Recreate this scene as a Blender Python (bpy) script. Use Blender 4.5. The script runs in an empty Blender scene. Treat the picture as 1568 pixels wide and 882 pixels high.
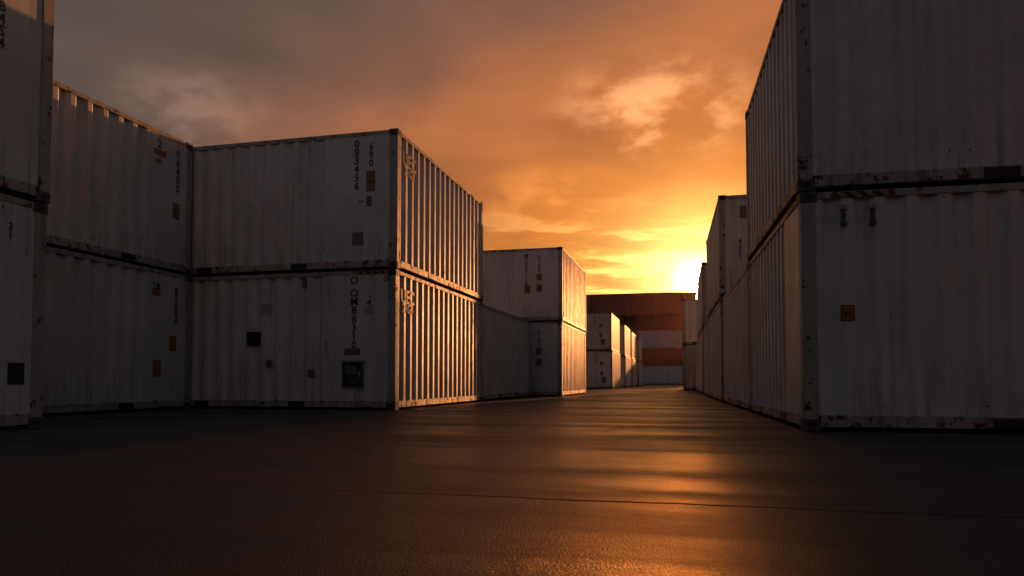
import bpy, math, random
from mathutils import Vector, Matrix
random.seed(4)
scene = bpy.context.scene
scene.view_settings.view_transform = 'Standard'
scene.view_settings.look = 'None'
scene.view_settings.exposure = 0

# ------------------------------------------------------------------ node helpers
class NT:
    def __init__(s, tree):
        s.t = tree; s.n = tree.nodes; s.l = tree.links
    def new(s, typ, **kw):
        nd = s.n.new(typ)
        for k, v in kw.items(): setattr(nd, k, v)
        return nd
    def put(s, sock, v):
        if isinstance(v, bpy.types.NodeSocket): s.l.new(v, sock)
        elif v is not None: sock.default_value = v
    def math(s, op, a, b=None, c=None, clamp=False):
        nd = s.new('ShaderNodeMath', operation=op, use_clamp=clamp)
        s.put(nd.inputs[0], a)
        if b is not None: s.put(nd.inputs[1], b)
        if c is not None: s.put(nd.inputs[2], c)
        return nd.outputs[0]
    def vmath(s, op, a, b=None, out=0):
        nd = s.new('ShaderNodeVectorMath', operation=op)
        s.put(nd.inputs[0], a)
        if b is not None: s.put(nd.inputs[1], b)
        return nd.outputs[out]
    def mix(s, f, a, b, blend='MIX'):
        nd = s.new('ShaderNodeMix', data_type='RGBA', blend_type=blend)
        nd.clamp_factor = True
        s.put(nd.inputs[0], f); s.put(nd.inputs[6], a); s.put(nd.inputs[7], b)
        return nd.outputs[2]
    def rng(s, v, a, b, c=0.0, d=1.0, smooth=False):
        nd = s.new('ShaderNodeMapRange', clamp=True)
        if smooth: nd.interpolation_type = 'SMOOTHSTEP'
        s.put(nd.inputs[0], v)
        for i, q in enumerate((a, b, c, d)): s.put(nd.inputs[i+1], q)
        return nd.outputs[0]
    def noise(s, vec, scale, detail=4, rough=.5, dist=0.0):
        nd = s.new('ShaderNodeTexNoise')
        s.put(nd.inputs['Vector'], vec)
        nd.inputs['Scale'].default_value = scale
        nd.inputs['Detail'].default_value = detail
        nd.inputs['Roughness'].default_value = rough
        nd.inputs['Distortion'].default_value = dist
        return nd.outputs[0]
    def sep(s, v):
        nd = s.new('ShaderNodeSeparateXYZ'); s.put(nd.inputs[0], v); return nd.outputs
    def comb(s, x, y, z):
        nd = s.new('ShaderNodeCombineXYZ')
        for i, q in enumerate((x, y, z)): s.put(nd.inputs[i], q)
        return nd.outputs[0]

def new_mat(name):
    m = bpy.data.materials.new(name); m.use_nodes = True
    t = NT(m.node_tree); b = t.n['Principled BSDF']
    return m, t, b

def bump(t, b, h, strength, dist, prev=None):
    nd = t.new('ShaderNodeBump'); nd.inputs['Strength'].default_value = strength
    nd.inputs['Distance'].default_value = dist
    t.put(nd.inputs['Height'], h)
    if prev is not None: t.l.new(prev, nd.inputs['Normal'])
    t.l.new(nd.outputs[0], b.inputs['Normal'])
    return nd.outputs[0]

def paint_mat(name, base, rust=0.5, grime=0.5, rough=.45, H=2.6):
    m, t, b = new_mat(name)
    tc = t.new('ShaderNodeTexCoord'); oi = t.new('ShaderNodeObjectInfo')
    off = t.math('MULTIPLY', oi.outputs['Random'], 73.0)
    P = t.vmath('ADD', tc.outputs['Object'], t.comb(off, off, 0.0))
    z = t.sep(tc.outputs['Object'])[2]
    n1 = t.noise(P, 1.1, 2, .6)
    streakv = t.vmath('MULTIPLY', P, (9.0, 9.0, .55))
    st = t.noise(streakv, 1.0, 4, .65)
    n2 = t.noise(P, 7.0, 6, .72)
    tint = t.mix(t.rng(n1, .3, .7), tuple(c*.80 for c in base)+(1,), tuple(base)+(1,))
    low = t.rng(z, .12, 1.1, 1.0, 0.0, True)
    top = t.rng(z, H-.9, H-.05, 0.0, .7, True)
    zone = t.math('ADD', t.math('MAXIMUM', low, top), .20)
    run = t.math('MULTIPLY', t.rng(st, .50, .72), zone, clamp=True)
    c = t.mix(t.math('MULTIPLY', run, grime), tint, (.16, .13, .10, 1))
    c = t.mix(t.math('MULTIPLY', t.rng(n2, .45, .75), .28*grime), c, (.2, .18, .15, 1))
    vz = t.math('MULTIPLY', zone, .05)
    thr = t.math('SUBTRACT', .755 - .13*rust, vz)
    rs = t.rng(t.math('SUBTRACT', n2, thr), 0, .03)
    c = t.mix(rs, c, (.085, .04, .022, 1))
    rr = t.math('MULTIPLY', t.rng(st, .62, .70), t.rng(n2, .50, .6))
    c = t.mix(t.math('MULTIPLY', rr, rust), c, (.11, .06, .035, 1))
    hsv = t.new('ShaderNodeHueSaturation'); t.put(hsv.inputs['Color'], c)
    t.put(hsv.inputs['Value'], t.rng(oi.outputs['Random'], 0, 1, .86, 1.06))
    t.l.new(hsv.outputs[0], b.inputs['Base Color'])
    t.put(b.inputs['Roughness'], t.math('ADD', t.math('ADD', t.math('MULTIPLY', n2, .25), rough-.12), t.math('MULTIPLY', rs, .3), clamp=True))
    bump(t, b, n1, .55, .035)
    return m

M = {}
M['paint'] = paint_mat('container_white_paint', (.70, .675, .635), .42, .55, .50)
M['frame'] = paint_mat('container_frame_paint', (.42, .385, .34), 1.05, .9, .58)
M['brown'] = paint_mat('container_brown_paint', (.08, .026, .02), .6, .6, .5)
M['rustpaint'] = paint_mat('rusty_casting', (.085, .065, .055), 1.0, .9, .65)

def simple(name, col, rough=.6, metal=0.0, wear=None):
    m, t, b = new_mat(name)
    tc = t.new('ShaderNodeTexCoord')
    n = t.noise(tc.outputs['Object'], 14, 5, .7)
    wc = wear or tuple(c*.45 for c in col)
    c = t.mix(t.rng(n, .48, .66), tuple(col)+(1,), tuple(wc)+(1,))
    t.l.new(c, b.inputs['Base Color'])
    t.put(b.inputs['Roughness'], t.rng(n, .3, .7, rough-.1, rough+.1))
    b.inputs['Metallic'].default_value = metal
    return m
M['dark'] = simple('dark_steel_and_hole_shade', (.018, .016, .015), .6)  # dark steel parts, and painted shade for casting holes and fork pockets
M['ink'] = simple('stencil_ink', (.028, .026, .028), .6, wear=(.14, .125, .11))
M['orange'] = simple('orange_label', (.36, .14, .03), .6, wear=(.2, .10, .045))
M['grey'] = simple('grey_plate', (.14, .14, .145), .5, wear=(.08, .075, .07))
M['patch'] = simple('primer_patch', (.42, .41, .40), .6, wear=(.3, .27, .24))

def hazard():
    m, t, b = new_mat('hazard_stripes')
    tc = t.new('ShaderNodeTexCoord'); s = t.sep(tc.outputs['Object'])
    v = t.math('ADD', t.math('ADD', s[0], s[1]), s[2])
    f = t.math('GREATER_THAN', t.math('FRACT', t.math('MULTIPLY', v, 7.0)), .5)
    c = t.mix(f, (.02, .018, .016, 1), (.34, .19, .05, 1))
    n = t.noise(tc.outputs['Object'], 20, 5, .7)
    c = t.mix(t.rng(n, .5, .65), c, (.06, .045, .035, 1))
    t.l.new(c, b.inputs['Base Color']); b.inputs['Roughness'].default_value = .6
    return m
M['hazard'] = hazard()
ORDER = ['paint', 'frame', 'brown', 'rustpaint', 'dark', 'ink', 'orange', 'grey', 'patch', 'hazard']
IDX = {k: i for i, k in enumerate(ORDER)}

# ------------------------------------------------------------------ mesh builder
class MB:
    def __init__(s): s.v = []; s.f = []; s.m = []
    def poly(s, pts, mat):
        b = len(s.v); s.v += [tuple(p) for p in pts]
        s.f.append(tuple(range(b, b+len(pts)))); s.m.append(IDX[mat])
    def box(s, x0, x1, y0, y1, z0, z1, mat):
        b = len(s.v)
        s.v += [(x0,y0,z0),(x1,y0,z0),(x1,y1,z0),(x0,y1,z0),(x0,y0,z1),(x1,y0,z1),(x1,y1,z1),(x0,y1,z1)]
        for q in ((3,2,1,0),(4,5,6,7),(0,1,5,4),(1,2,6,5),(2,3,7,6),(3,0,4,7)):
            s.f.append(tuple(b+i for i in q)); s.m.append(IDX[mat])
    def grid(s, prof, z0, z1, fn, mat):
        b = len(s.v); n = len(prof)
        for z in (z0, z1):
            for (u, d) in prof: s.v.append(fn(u, d, z))
        for i in range(n-1):
            s.f.append((b+i, b+i+1, b+n+i+1, b+n+i)); s.m.append(IDX[mat])
    def obj(s, name, parent=None, bevel=0.0):
        me = bpy.data.meshes.new(name); me.from_pydata(s.v, [], s.f)
        for k in ORDER: me.materials.append(M[k])
        me.polygons.foreach_set('material_index', s.m); me.update()
        o = bpy.data.objects.new(name, me); scene.collection.objects.link(o)
        if parent: o.parent = parent
        if bevel:
            md = o.modifiers.new('bevel', 'BEVEL'); md.width = bevel; md.segments = 1
            md.limit_method = 'ANGLE'; md.angle_limit = math.radians(28)
        return o

_txt = {}
def text_geo(s, stacked):
    key = (s, stacked)
    if key in _txt: return _txt[key]
    cu = bpy.data.curves.new('t', 'FONT'); cu.body = '\n'.join(s) if stacked else s
    cu.align_x = 'CENTER'; cu.align_y = 'TOP'; cu.size = 1; cu.space_line = .80; cu.resolution_u = 2
    cu.offset = .025
    o = bpy.data.objects.new('t', cu); scene.collection.objects.link(o)
    bpy.context.view_layer.update()
    me = bpy.data.meshes.new_from_object(o.evaluated_get(bpy.context.evaluated_depsgraph_get()))
    r = ([tuple(v.co) for v in me.vertices], [tuple(p.vertices) for p in me.polygons])
    bpy.data.objects.remove(o); bpy.data.curves.remove(cu); bpy.data.meshes.remove(me)
    _txt[key] = r
    return r

def profile(u0, u1, flats, pitch=.32, dep=.055, off=.012):
    pts = [(u0, off)]
    segs = []; cur = u0
    for (a, b) in sorted(flats):
        if a > cur + .1: segs.append((cur, a))
        cur = max(cur, b)
    if cur < u1 - .1: segs.append((cur, u1))
    for (a, b) in segs:
        n = max(1, round((b-a)/pitch)); p = (b-a)/n
        for i in range(n):
            s = a + i*p
            pts += [(s+p*.18, off), (s+p*.40, off+dep), (s+p*.68, off+dep), (s+p*.90, off)]
    pts.append((u1, off))
    return pts

def container(x, y, W, L, level=0, rot=0.0, H=2.6, mat='paint', flats=None, marks=None, jit=(0, 0)):
    flats = flats or {}
    mb = MB(); c = .17; ch = .125; p = .15
    for cx in (0, W):
        for cy in (0, L):
            for cz in (0, H-ch):
                sx = 1 if cx == 0 else -1; sy = 1 if cy == 0 else -1
                a, b_ = sorted((cx - sx*.006, cx + sx*c)); e, f = sorted((cy - sy*.006, cy + sy*c))
                z0 = cz + (.004 if cz == 0 else 0); z1 = cz+ch - (.004 if cz else 0)
                mb.box(a, b_, e, f, z0, z1, 'rustpaint')
                hz = (z0+z1)/2; hx = cx + sx*.085; hy = cy + sy*.085
                ring = [(math.cos(k*math.pi/5)*.048, math.sin(k*math.pi/5)*.034) for k in range(10)]
                mb.poly([(hx+q[0], cy - sy*.009, hz+q[1]) for q in ring], 'dark')  # casting holes are proud dark discs, inner shade put into the colour
                mb.poly([(cx - sx*.009, hy+q[0], hz+q[1]) for q in ring], 'dark')
    for cx in (0, W):
        for cy in (0, L):
            a, b_ = sorted((cx, cx + (p if cx == 0 else -p))); e, f = sorted((cy, cy + (p if cy == 0 else -p)))
            mb.box(a, b_, e, f, ch-.002, H-ch+.002, 'frame')
    for (z0, z1, i) in ((.045, .17, .004), (H-.095, H-.018, .003)):
        mb.box(c, W-c, i, .08, z0, z1, 'frame'); mb.box(c, W-c, L-.08, L-i, z0, z1, 'frame')
        mb.box(i, .08, c, L-c, z0, z1, 'frame'); mb.box(W-.08, W-i, c, L-c, z0, z1, 'frame')
    mb.box(.085, W-.085, .085, L-.085, .06, .16, 'dark')
    n = max(2, int(L/.4))
    for i in range(n):
        a = .085 + (L-.17)*i/n; b_ = .085+(L-.17)*(i+1)/n
        mb.box(.085, W-.085, a, a+(b_-a)*.5, H-.06, H-.03, mat); mb.box(.085, W-.085, a+(b_-a)*.5, b_, H-.06, H-.045, mat)
    for (ln, face) in ((W, 'F'), (L, 'R'), (L, 'L')):  # fork pockets: proud dark boxes whose colour stands in for shade inside
        for k in (-1, 1):
            u = ln/2 + k*min(1.03, ln*.22)
            if face == 'F': mb.box(u-.17, u+.17, -.002, .05, .05, .155, 'dark')
            if face == 'R': mb.box(W-.05, W+.002, u-.17, u+.17, .05, .155, 'dark')
            if face == 'L': mb.box(-.002, .05, u-.17, u+.17, .05, .155, 'dark')
    z0, z1 = .168, H-.093
    mb.grid(profile(p-.005, W-p+.005, flats.get('F', [])), z0, z1, lambda u, d, z: (u, d, z), mat)
    mb.grid(profile(p-.005, W-p+.005, []), z0, z1, lambda u, d, z: (W-u, L-d, z), mat)
    mb.grid(profile(p-.005, L-p+.005, flats.get('R', [])), z0, z1, lambda u, d, z: (W-d, u, z), mat)
    mb.grid(profile(p-.005, L-p+.005, flats.get('L', [])), z0, z1, lambda u, d, z: (d, L-u, z), mat)
    o = mb.obj('shipping_container', bevel=.005)
    o.location = (x+jit[0], y+jit[1], level*H); o.rotation_euler = (0, 0, rot)
    if marks:
        k = MB()
        def fn(face):
            if face == 'F': return lambda u, d, z: (u, -d, z)
            if face == 'R': return lambda u, d, z: (W+d, u, z)
            return lambda u, d, z: (-d, L-u, z)
        for mk in marks:
            kind, face = mk[0], mk[1]; g = fn(face)
            if kind == 'text':
                _, _, s, u, z, size, stk = mk[:7]
                vs, fs = text_geo(s, stk); b = len(k.v)
                k.v += [g(u+v[0]*size, -.0085, z+v[1]*size) for v in vs]
                for f in fs: k.f.append(tuple(b+i for i in f)); k.m.append(IDX['ink'])
            elif kind == 'plate':
                _, _, u0, u1, za, zb, mt = mk
                boxf(k, g, u0, u1, za, zb, -.014, -.004, mt)
            elif kind == 'label':
                _, _, u0, u1, za, zb = mk
                boxf(k, g, u0, u1, za, zb, -.014, -.007, 'ink'); t_ = .012
                boxf(k, g, u0+t_, u1-t_, za+t_, zb-t_, -.008, -.004, 'orange')
                vs, fs = text_geo(random.choice(['31', '42', 'G1', 'A0', '20']), False); b = len(k.v); sz = (zb-za)*.62
                sz = min(sz, (u1-u0)*.6)
                k.v += [g((u0+u1)/2+v[0]*sz, -.002, zb-(zb-za-sz*.7)/2+v[1]*sz) for v in vs]
                for f in fs: k.f.append(tuple(b+i for i in f)); k.m.append(IDX['ink'])
            elif kind == 'panel':
                _, _, u0, u1, za, zb = mk
                w = u1-u0; h = zb-za
                boxf(k, g, u0, u1, za, zb, -.014, .03, 'grey')
                boxf(k, g, u0+.035, u1-.035, za+.035, zb-.035, .028, .034, 'dark')
                boxf(k, g, u0+w*.22, u0+w*.72, za+h*.50, za+h*.82, .033, .046, 'grey')
                for q in range(5):
                    zz = za+h*(.14+.065*q); boxf(k, g, u0+w*.2, u0+w*.8, zz, zz+.014, .033, .042, 'grey')
                boxf(k, g, u1-.08, u1-.055, za+h*.4, za+h*.6, .034, .06, 'frame')
                boxf(k, g, u0-.02, u1+.02, zb, zb+.02, -.014, .05, 'frame')
            elif kind == 'vent':
                _, _, u0, u1, za, zb = mk
                boxf(k, g, u0, u1, za, zb, -.055, .022, 'dark')
                n = 6
                for q in range(n):
                    zz = za+(zb-za)*(q+.4)/n; boxf(k, g, u0+.015, u1-.015, zz, zz+.01, .021, .03, 'rustpaint')
            elif kind == 'hook':
                _, _, u, z = mk
                boxf(k, g, u-.035, u+.035, z, z+.05, -.02, .03, 'frame')
                boxf(k, g, u-.02, u+.02, z-.14, z+.002, -.01, .02, 'rustpaint')
                boxf(k, g, u-.03, u+.03, z-.18, z-.138, -.01, .04, 'rustpaint')
            elif kind == 'hazard':
                _, _, u0, u1 = mk
                boxf(k, g, u0, u1, H-.088, H-.026, -.01, .002, 'hazard')
        ko = k.obj('markings', parent=o)
    return o

def boxf(k, g, u0, u1, z0, z1, d0, d1, mat):
    b = len(k.v)
    k.v += [g(u0,d0,z0), g(u1,d0,z0), g(u1,d1,z0), g(u0,d1,z0), g(u0,d0,z1), g(u1,d0,z1), g(u1,d1,z1), g(u0,d1,z1)]
    for q in ((3,2,1,0),(4,5,6,7),(0,1,5,4),(1,2,6,5),(2,3,7,6),(3,0,4,7)):
        k.f.append(tuple(b+i for i in q)); k.m.append(IDX[mat])

# ------------------------------------------------------------------ left rows
fl = [(5.0, 5.95)]
container(-9.66, .7, 2.44, 6.1, 0, flats={'R': fl}, marks=[('text', 'R', '0482', 5.35, 2.2, .15, True), ('text', 'R', '31', 5.65, 2.3, .12, True),
          ('plate', 'R', 5.66, 5.86, .50, .74, 'dark')])
container(-9.66, .7, 2.44, 6.1, 1, flats={'R': fl}, jit=(.03, 0), marks=[('text', 'R', '84S4', 5.45, 2.1, .17, True), ('text', 'R', '0', 5.3, 1.45, .5, True)])
L1 = 5.3
fl = [(L1-1.2, L1-.15)]
container(-11.84, 6.85, 2.44, L1, 0, flats={'R': fl}, marks=[
    ('text', 'R', '8202', L1-.42, 2.32, .21, True), ('text', 'R', '28', L1-.95, 2.36, .19, False), ('plate', 'R', L1-1.05, L1-.85, 2.1, 2.2, 'orange'),
    ('label', 'R', L1-.58, L1-.40, 1.10, 1.38), ('label', 'R', L1-1.0, L1-.8, .62, .92)])
container(-11.84, 6.85, 2.44, L1, 1, flats={'R': fl}, jit=(-.03, 0), marks=[
    ('text', 'R', '06400', L1-.40, 2.38, .21, True), ('text', 'R', '2', L1-.9, 2.42, .2, False), ('plate', 'R', L1-1.05, L1-.72, 2.12, 2.22, 'orange'),
    ('plate', 'R', L1-1.0, L1-.85, 1.96, 2.04, 'orange'), ('label', 'R', L1-.52, L1-.34, 1.02, 1.32)])
W2 = 6.05; ff = [(W2-1.45, W2-.15)]
sidem = [('text', 'R', 'UEC', .62, 2.30, .36, False), ('text', 'R', '21G8', .62, 2.02, .24, False),
         ('text', 'R', '4510', 4.9, 1.45, .14, True), ('text', 'R', '22G1', 5.2, 1.7, .14, True)]
container(-11.2, 12.23, W2, 5.75, 0, flats={'F': ff}, marks=[
    ('text', 'F', 'O', W2-.83, 2.50, .21, False), ('text', 'F', 'OMB8310', W2-.83, 2.26, .20, True), ('text', 'F', '-43', W2-.53, 2.2, .17, True),
    ('plate', 'F', W2-.62, W2-.44, 1.78, 1.92, 'patch'), ('plate', 'F', W2-1.02, W2-.70, 1.02, 1.14, 'grey'),
    ('panel', 'F', W2-1.05, W2-.62, .42, .90), ('plate', 'F', W2-1.43, W2-1.36, 1.05, 1.32, 'patch'),
    ('vent', 'F', 3.00, 3.24, 1.22, 1.48), ('plate', 'F', 3.40, 3.52, .80, .94, 'grey'), ('plate', 'F', 3.3, 3.48, 1.82, 2.02, 'patch'),
    ('plate', 'F', 4.28, 4.42, .6, .75, 'grey'), ('plate', 'F', 4.15, 4.25, 2.3, 2.52, 'grey'),
    ('text', 'F', 'O', W2-.20, 2.48, .13, False), ('hazard', 'F', W2-.75, W2-.2), ('hazard', 'R', .2, .75)] + sidem)
container(-11.2, 12.23, W2, 5.75, 1, flats={'F': ff}, jit=(.03, -.02), marks=[
    ('text', 'F', '083456', W2-.82, 2.46, .20, True), ('text', 'F', '690', W2-.53, 2.38, .19, True),
    ('label', 'F', W2-.62, W2-.45, 1.46, 1.84), ('label', 'F', W2-.62, W2-.52, 1.18, 1.36), ('plate', 'F', W2-.90, W2-.68, .46, .70, 'grey'),
    ('text', 'F', '-- ', W2-.7, 1.38, .18, False)] + sidem)
container(-7.64, 18.15, 2.44, 6.0, 0, flats={'R': [(4.9, 5.85)]}, marks=[('text', 'R', '4508', 5.4, 2.2, .18, True), ('text', 'R', '22', 5.1, 1.6, .16, True)])
m3 = [('text', 'F', 'MSU41107', W2-1.28, 2.42, .19, True), ('text', 'F', '0180', W2-.82, 2.35, .20, True),
      ('label', 'F', W2-.92, W2-.72, 1.45, 1.68), ('label', 'F', W2-1.35, W2-1.15, 1.0, 1.3), ('label', 'F', W2-.92, W2-.72, 1.05, 1.3)]
for lv in (0, 1):
    container(-10.2, 24.5, W2, 6.06, lv, flats={'F': [(W2-1.7, W2-.15)]}, jit=(.02*lv, 0), marks=m3+[('text', 'R', '4510', 5.1, 1.6, .16, True)])
    container(-11.6, 33.0, 6.05, 6.06, lv)
for i, (yy, xx) in enumerate(((49.2, -4.9), (60.0, -4.85), (68.5, -4.9), (76.5, -4.8))):
    for lv in (0, 1):
        container(xx-6.05, yy, 6.05, 6.06, lv, jit=(random.uniform(-.06, .06), 0), flats={'F': [(4.4, 5.9)]},
                  marks=[('text', 'F', '5302', 4.9, 2.4, .22, True), ('label', 'F', 5.2, 5.4, 1.6, 1.85), ('label', 'F', 5.2, 5.4, .9, 1.2), ('plate', 'F', 5.3, 5.6, .4, .8, 'grey')])

# ------------------------------------------------------------------ right row
r = math.radians
container(1.23, 8.27, 6.05, 4.72, 0, r(1.9), flats={'L': [(3.6, 4.5)]}, marks=[
    ('label', 'F', .39, .53, 1.18, 1.35), ('hook', 'F', .43, 2.38), ('hook', 'F', .72, 2.38),
    ('hazard', 'F', .35, .95), ('hazard', 'L', 3.9, 4.5), ('text', 'L', '45', .4, 1.6, .16, True)])
container(1.23, 8.27, 6.05, 4.72, 1, r(1.9), jit=(-.02, 0), marks=[('text', 'L', '310', .45, 2.3, .16, True)])
container(1.07, 13.12, 2.44, 5.35, 0, r(1.9), marks=[])
for lv in (0, 1):
    container(.86, 18.6, 6.05, 6.06, lv, r(1.3), jit=(-.02*lv, 0), marks=[('plate', 'F', .5, .7, 2.0, 2.3, 'grey'), ('text', 'F', '4302', .5, 1.5, .16, True)])
    container(.64, 29.0, 6.05, 6.06, lv, r(.8))
    container(-.15, 42.0, 2.44, 6.06, lv, flats={'F': [(1.2, 2.3)]}, marks=[('label', 'F', 1.5, 1.75, 1.5, 1.8)])
    container(3.6, -3.4, 6.05, 6.06, lv, r(-2), mat='brown')     # unseen stack added beside the viewer to darken the near-right face
container(.74, 24.85, 2.44, 4.0, 0, r(1))
container(.62, 35.3, 2.44, 6.06, 0, r(1))

# ------------------------------------------------------------------ end of the lane
for lv, mt in enumerate(('paint', 'brown', 'paint')):
    container(-6.65, 105, 6.3, 2.44, lv, mat=mt)
    container(-13.1, 105, 6.3, 2.44, lv, mat=('paint', 'paint', 'brown')[lv])
    if lv < 2: container(-.25, 105.4, 6.3, 2.44, lv, mat=('brown', 'paint', 'paint')[lv])

wm, t, b = new_mat('warehouse_cladding')
tc = t.new('ShaderNodeTexCoord')
n = t.noise(tc.outputs['Object'], .6, 6, .6)
t.l.new(t.mix(n, (.05, .02, .014, 1), (.085, .032, .022, 1)), b.inputs['Base Color'])
b.inputs['Roughness'].default_value = .55
M['clad'] = wm
wm2, t, b = new_mat('warehouse_upper_cladding')
tc = t.new('ShaderNodeTexCoord'); n = t.noise(tc.outputs['Object'], .5, 6, .6)
t.l.new(t.mix(n, (.15, .065, .045, 1), (.22, .095, .065, 1)), b.inputs['Base Color'])
b.inputs['Roughness'].default_value = .5
M['clad2'] = wm2
ORDER += ['clad', 'clad2']; IDX.update({k: i for i, k in enumerate(ORDER)})
wh = bpy.data.objects.new('warehouse', None); scene.collection.objects.link(wh); wh.location = (-48, 125, 0)
WX, WY, WZ = 49.8, 30, 15.6; ZB = 11.6
a = MB()
a.grid([(u, d*.12) for i in range(int(WX/.9)) for (u, d) in ((i*.9, 0), (i*.9+.3, 0), (i*.9+.4, 1), (i*.9+.8, 1))] + [(WX, 0)], .4, ZB, lambda u, d, z: (u, d, z), 'clad')
a.grid([(u, d*.08) for i in range(int(WX/1.5)) for (u, d) in ((i*1.5, 0), (i*1.5+.6, 0), (i*1.5+.7, 1), (i*1.5+1.4, 1))] + [(WX, 0)], ZB+.25, WZ-.3, lambda u, d, z: (u, d+.0, z), 'clad2')
a.box(0, WX, .13, WY, .0, WZ-.35, 'clad'); a.obj('walls', wh)
a = MB(); a.box(-.2, WX+.05, -.15, .14, ZB, ZB+.25, 'clad'); a.box(-.3, WX+.1, -.25, WY+.3, WZ-.3, WZ, 'clad2')
a.box(0, WX, -.05, .14, 0, .4, 'dark'); a.obj('roof_and_trim', wh)
a = MB()
for i in range(7):
    x0 = 3+i*6.7; a.box(x0, x0+4, -.06, .13, .42, 4.6, 'dark')
    for q in range(8): a.box(x0, x0+4, -.08, -.058, .6+q*.5, .66+q*.5, 'grey')
a.obj('roller_doors', wh)

# thin scattering volume added at the lane end, standing in for sun bloom
hm = bpy.data.materials.new('bloom_volume'); hm.use_nodes = True; t = NT(hm.node_tree); t.n.clear()
o_ = t.new('ShaderNodeOutputMaterial'); vs = t.new('ShaderNodeVolumeScatter')
vs.inputs['Color'].default_value = (1, .62, .38, 1); vs.inputs['Density'].default_value = .00014; vs.inputs['Anisotropy'].default_value = .84
t.l.new(vs.outputs[0], o_.inputs['Volume'])
M['bloom_volume'] = hm; ORDER.append('bloom_volume'); IDX['bloom_volume'] = len(ORDER)-1
a = MB(); a.box(-45, 45, 50, 124.5, .05, 19, 'bloom_volume'); a.obj('bloom_volume')

# ------------------------------------------------------------------ ground
gm, t, b = new_mat('asphalt')
tc = t.new('ShaderNodeTexCoord'); P = tc.outputs['Object']; s = t.sep(P)
big = t.noise(P, .22, 3, .6); mid = t.noise(P, 1.3, 4, .65, .4)
stre = t.noise(t.vmath('MULTIPLY', P, (.22, 1.1, 1)), 1.0, 4, .6, .3)
grain = t.noise(P, 130, 2, .6)
chips = t.new('ShaderNodeTexVoronoi', feature='F1')
wv = t.new('ShaderNodeTexNoise'); t.put(wv.inputs['Vector'], P); wv.inputs['Scale'].default_value = 9; wv.inputs['Detail'].default_value = 2
t.put(chips.inputs['Vector'], t.vmath('ADD', P, t.vmath('MULTIPLY', wv.outputs['Color'], (.05, .05, 0)))); chips.inputs['Scale'].default_value = 150
wob = t.math('MULTIPLY', t.math('SUBTRACT', mid, .5), .12)
def joint(coord, off, spacing, w):
    q = t.math('ADD', t.math('ADD', coord, wob), off)
    f = t.math('ABSOLUTE', t.math('SUBTRACT', t.math('FRACT', t.math('DIVIDE', q, spacing)), .5))
    return t.rng(t.math('MULTIPLY', f, spacing), w, w*2.6, 1, 0)
jn = joint(s[1], -.65, 5.2, .007)
vc = t.new('ShaderNodeTexVoronoi', feature='DISTANCE_TO_EDGE'); t.put(vc.inputs['Vector'], t.vmath('ADD', P, t.comb(t.math('MULTIPLY', mid, 1.2), t.math('MULTIPLY', mid, .9), 0.0))); vc.inputs['Scale'].default_value = .33
crack = t.math('MULTIPLY', t.rng(vc.outputs['Distance'], .001, .005, .8, 0), t.rng(big, .50, .58))
jn = t.math('MAXIMUM', jn, crack)
c = t.mix(t.rng(mid, .3, .7), (.010, .011, .013, 1), (.021, .021, .023, 1))
c = t.mix(t.math('MULTIPLY', t.rng(grain, .52, .7), .7), c, (.085, .08, .078, 1))
c = t.mix(t.math('MULTIPLY', t.rng(stre, .55, .7), .5), c, (.008, .008, .010, 1))
c = t.mix(jn, c, (.004, .004, .004, 1))
t.l.new(c, b.inputs['Base Color'])
ro = t.math('ADD', t.rng(stre, .40, .60, .33, .54), t.math('MULTIPLY', t.rng(mid, .3, .7), .08))
t.put(b.inputs['Roughness'], t.math('ADD', ro, t.math('MULTIPLY', jn, .4), clamp=True))
b.inputs['Specular IOR Level'].default_value = .40
h = t.math('ADD', t.math('MULTIPLY', chips.outputs['Distance'], -.8), t.math('MULTIPLY', grain, .9))
h = t.math('SUBTRACT', h, t.math('MULTIPLY', jn, 2.0))
bump(t, b, h, .9, .0034)
me = bpy.data.meshes.new('ground'); S = 2500
me.from_pydata([(-S, -S, 0), (S, -S, 0), (S, S, 0), (-S, S, 0)], [], [(0, 1, 2, 3)]); me.materials.append(gm)
g = bpy.data.objects.new('ground', me); scene.collection.objects.link(g)

# ------------------------------------------------------------------ sun and sky
SAZ, SEL = math.radians(8.0), math.radians(5.0)
sd = bpy.data.lights.new('sun', 'SUN'); sd.energy = 4.0; sd.angle = math.radians(.6); sd.color = (1, .36, .11)
so = bpy.data.objects.new('sun', sd); scene.collection.objects.link(so)
dv = Vector((math.sin(SAZ)*math.cos(SEL), math.cos(SAZ)*math.cos(SEL), math.sin(SEL)))
so.rotation_euler = dv.to_track_quat('Z', 'Y').to_euler(); so.location = (10, 60, 30)

w = bpy.data.worlds.new('World'); scene.world = w; w.use_nodes = True
try:
    w.cycles.sampling_method = 'MANUAL'; w.cycles.sample_map_resolution = 4096
except Exception: pass
t = NT(w.node_tree); t.n.clear()
out = t.new('ShaderNodeOutputWorld'); tc = t.new('ShaderNodeTexCoord')
D = t.vmath('NORMALIZE', tc.outputs['Generated']); s = t.sep(D)
def sdir(az, el):
    az, el = math.radians(az), math.radians(el)
    return (math.sin(az)*math.cos(el), math.cos(az)*math.cos(el), math.sin(el))
S0 = sdir(.95, 7.45)
zz = t.math('ADD', t.math('MAXIMUM', s[2], 0.0), .13)
CP = t.comb(t.math('DIVIDE', s[0], zz), t.math('DIVIDE', s[1], zz), 0.0)
CP = t.vmath('ADD', CP, (3.7, 1.9, 0))
big = t.noise(CP, .55, 3, .5, .4)
fine = t.noise(CP, 1.5, 7, .5, .3)
cl = t.math('ADD', t.math('MULTIPLY', big, .6), t.math('MULTIPLY', fine, .4))
dl = t.vmath('MULTIPLY', t.vmath('SUBTRACT', D, S0), (.85, 1.0, 1.33))
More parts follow.
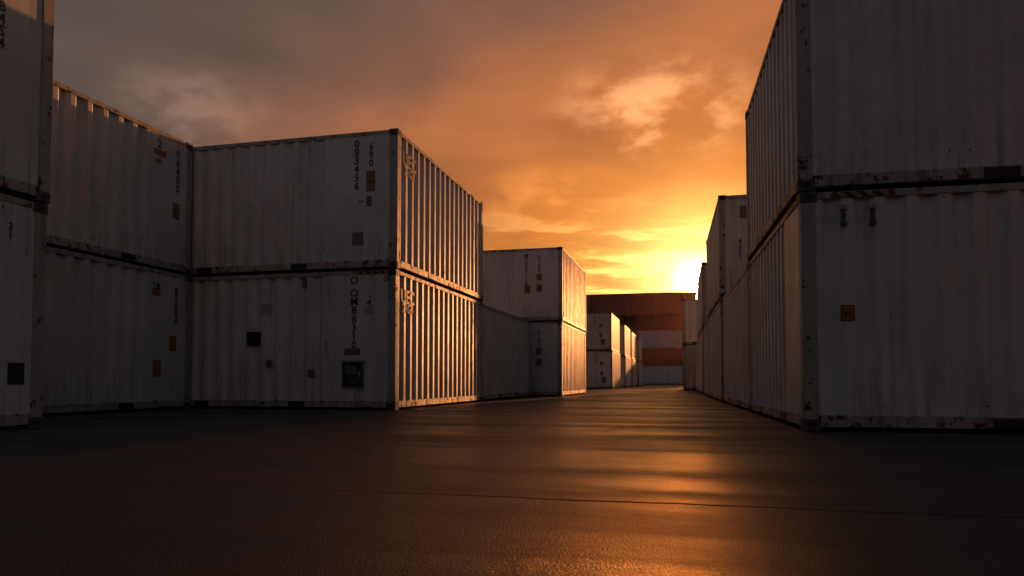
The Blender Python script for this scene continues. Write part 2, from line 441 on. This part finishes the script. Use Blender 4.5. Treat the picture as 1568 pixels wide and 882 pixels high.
ln0 = t.vmath('LENGTH', t.vmath('SUBTRACT', D, S0), out=1)
ang = t.math('MULTIPLY', t.vmath('LENGTH', dl, out=1), .5)
angw = t.math('ADD', ang, t.math('MULTIPLY', t.math('SUBTRACT', .5, cl), t.rng(ang, 0.0, .25, .10, .30)))
cr = t.new('ShaderNodeValToRGB'); t.put(cr.inputs[0], angw)
stops = [(0, (1.0, .60, .14)), (.04, (1.0, .44, .07)), (.10, (.80, .24, .038)), (.16, (.51, .155, .042)),
         (.235, (.27, .11, .060)), (.32, (.135, .084, .064)), (.43, (.075, .064, .064)), (.6, (.049, .056, .067)), (1.0, (.046, .060, .083))]
e = cr.color_ramp.elements
while len(e) > 1: e.remove(e[-1])
e[0].position = 0; e[0].color = stops[0][1]+(1,)
for p_, c_ in stops[1:]:
    q = e.new(p_); q.color = c_+(1,)
col = cr.outputs[0]
shade = t.rng(fine, .35, .68, .86, 1.12)
col = t.vmath('MULTIPLY', col, t.comb(shade, shade, shade))
bars = t.noise(t.vmath('ADD', t.vmath('MULTIPLY', D, (6, 6, 46)), t.comb(0, 0, t.math('MULTIPLY', fine, 2.0))), 1.0, 5, .58, .4)
lowz = t.rng(s[2], .13, .27, 1, 0, True)
near = t.rng(ln0, .04, .55, 1, 0, True)
bm = t.math('MULTIPLY', lowz, near)
br = t.math('MULTIPLY', t.rng(bars, .47, .57), bm)
dk = t.math('MULTIPLY', t.rng(bars, .49, .39), t.math('MULTIPLY', t.math('MULTIPLY', lowz, t.rng(ln0, .05, .12)), .6))
col = t.mix(dk, col, (.42, .14, .03, 1))
col = t.vmath('ADD', col, t.vmath('MULTIPLY', (.85, .54, .18), t.comb(br, br, br)))
puffn = t.noise(t.vmath('ADD', t.vmath('MULTIPLY', D, (11, 11, 20)), (2.3, 4.2, .6)), 1.0, 6, .55, .15)
def puff(az, el, rad, colr, lo, hi):
    q = t.vmath('LENGTH', t.vmath('MULTIPLY', t.vmath('SUBTRACT', D, sdir(az, el)), (1, 1, 1.9)), out=1)
    msk = t.math('MULTIPLY', t.rng(q, rad*.15, rad, 1, 0, True), t.rng(puffn, lo, hi, 0, 1, True))
    return t.vmath('MULTIPLY', colr, t.comb(msk, msk, msk))
col = t.vmath('ADD', col, puff(-2.0, 20.5, .17, (.58, .30, .14), .42, .66))
col = t.vmath('ADD', col, puff(-38, 19.5, .12, (.14, .075, .05), .38, .66))
col = t.vmath('ADD', col, puff(-11, 14, .12, (.30, .12, .03), .45, .7))
def addcore(col, fall, rgb):
    k = t.math('EXPONENT', t.math('MULTIPLY', ln0, -1/fall))
    return t.vmath('ADD', col, t.vmath('MULTIPLY', rgb, t.comb(k, k, k)))
col = addcore(col, .0043, (14000, 3300, 480))
col = addcore(col, .038, (4.5, 3.0, 1.0))
bg = t.new('ShaderNodeBackground'); t.put(bg.inputs[0], col); bg.inputs[1].default_value = 1.0
sky = t.new('ShaderNodeTexSky'); sky.sky_type = 'NISHITA'; sky.sun_disc = False
sky.sun_elevation = SEL; sky.sun_rotation = SAZ; sky.air_density = 1.5; sky.dust_density = 3
bg2 = t.new('ShaderNodeBackground'); t.put(bg2.inputs[0], sky.outputs[0]); bg2.inputs[1].default_value = .004
ad = t.new('ShaderNodeAddShader'); t.l.new(bg.outputs[0], ad.inputs[0]); t.l.new(bg2.outputs[0], ad.inputs[1])
t.l.new(ad.outputs[0], out.inputs[0])

# ------------------------------------------------------------------ camera
cd = bpy.data.cameras.new('camera'); cam = bpy.data.objects.new('camera', cd); scene.collection.objects.link(cam)
cd.sensor_width = 36; cd.lens = 36*1100/1568; cd.clip_end = 6000; cd.clip_start = .05
tilt = math.radians(2.3)
cam.location = (0, 0, .54); cam.rotation_euler = (math.radians(90)+tilt, 0, math.radians(13.6))
cd.shift_y = (142 - 1100*math.tan(tilt))/1568
scene.camera = cam
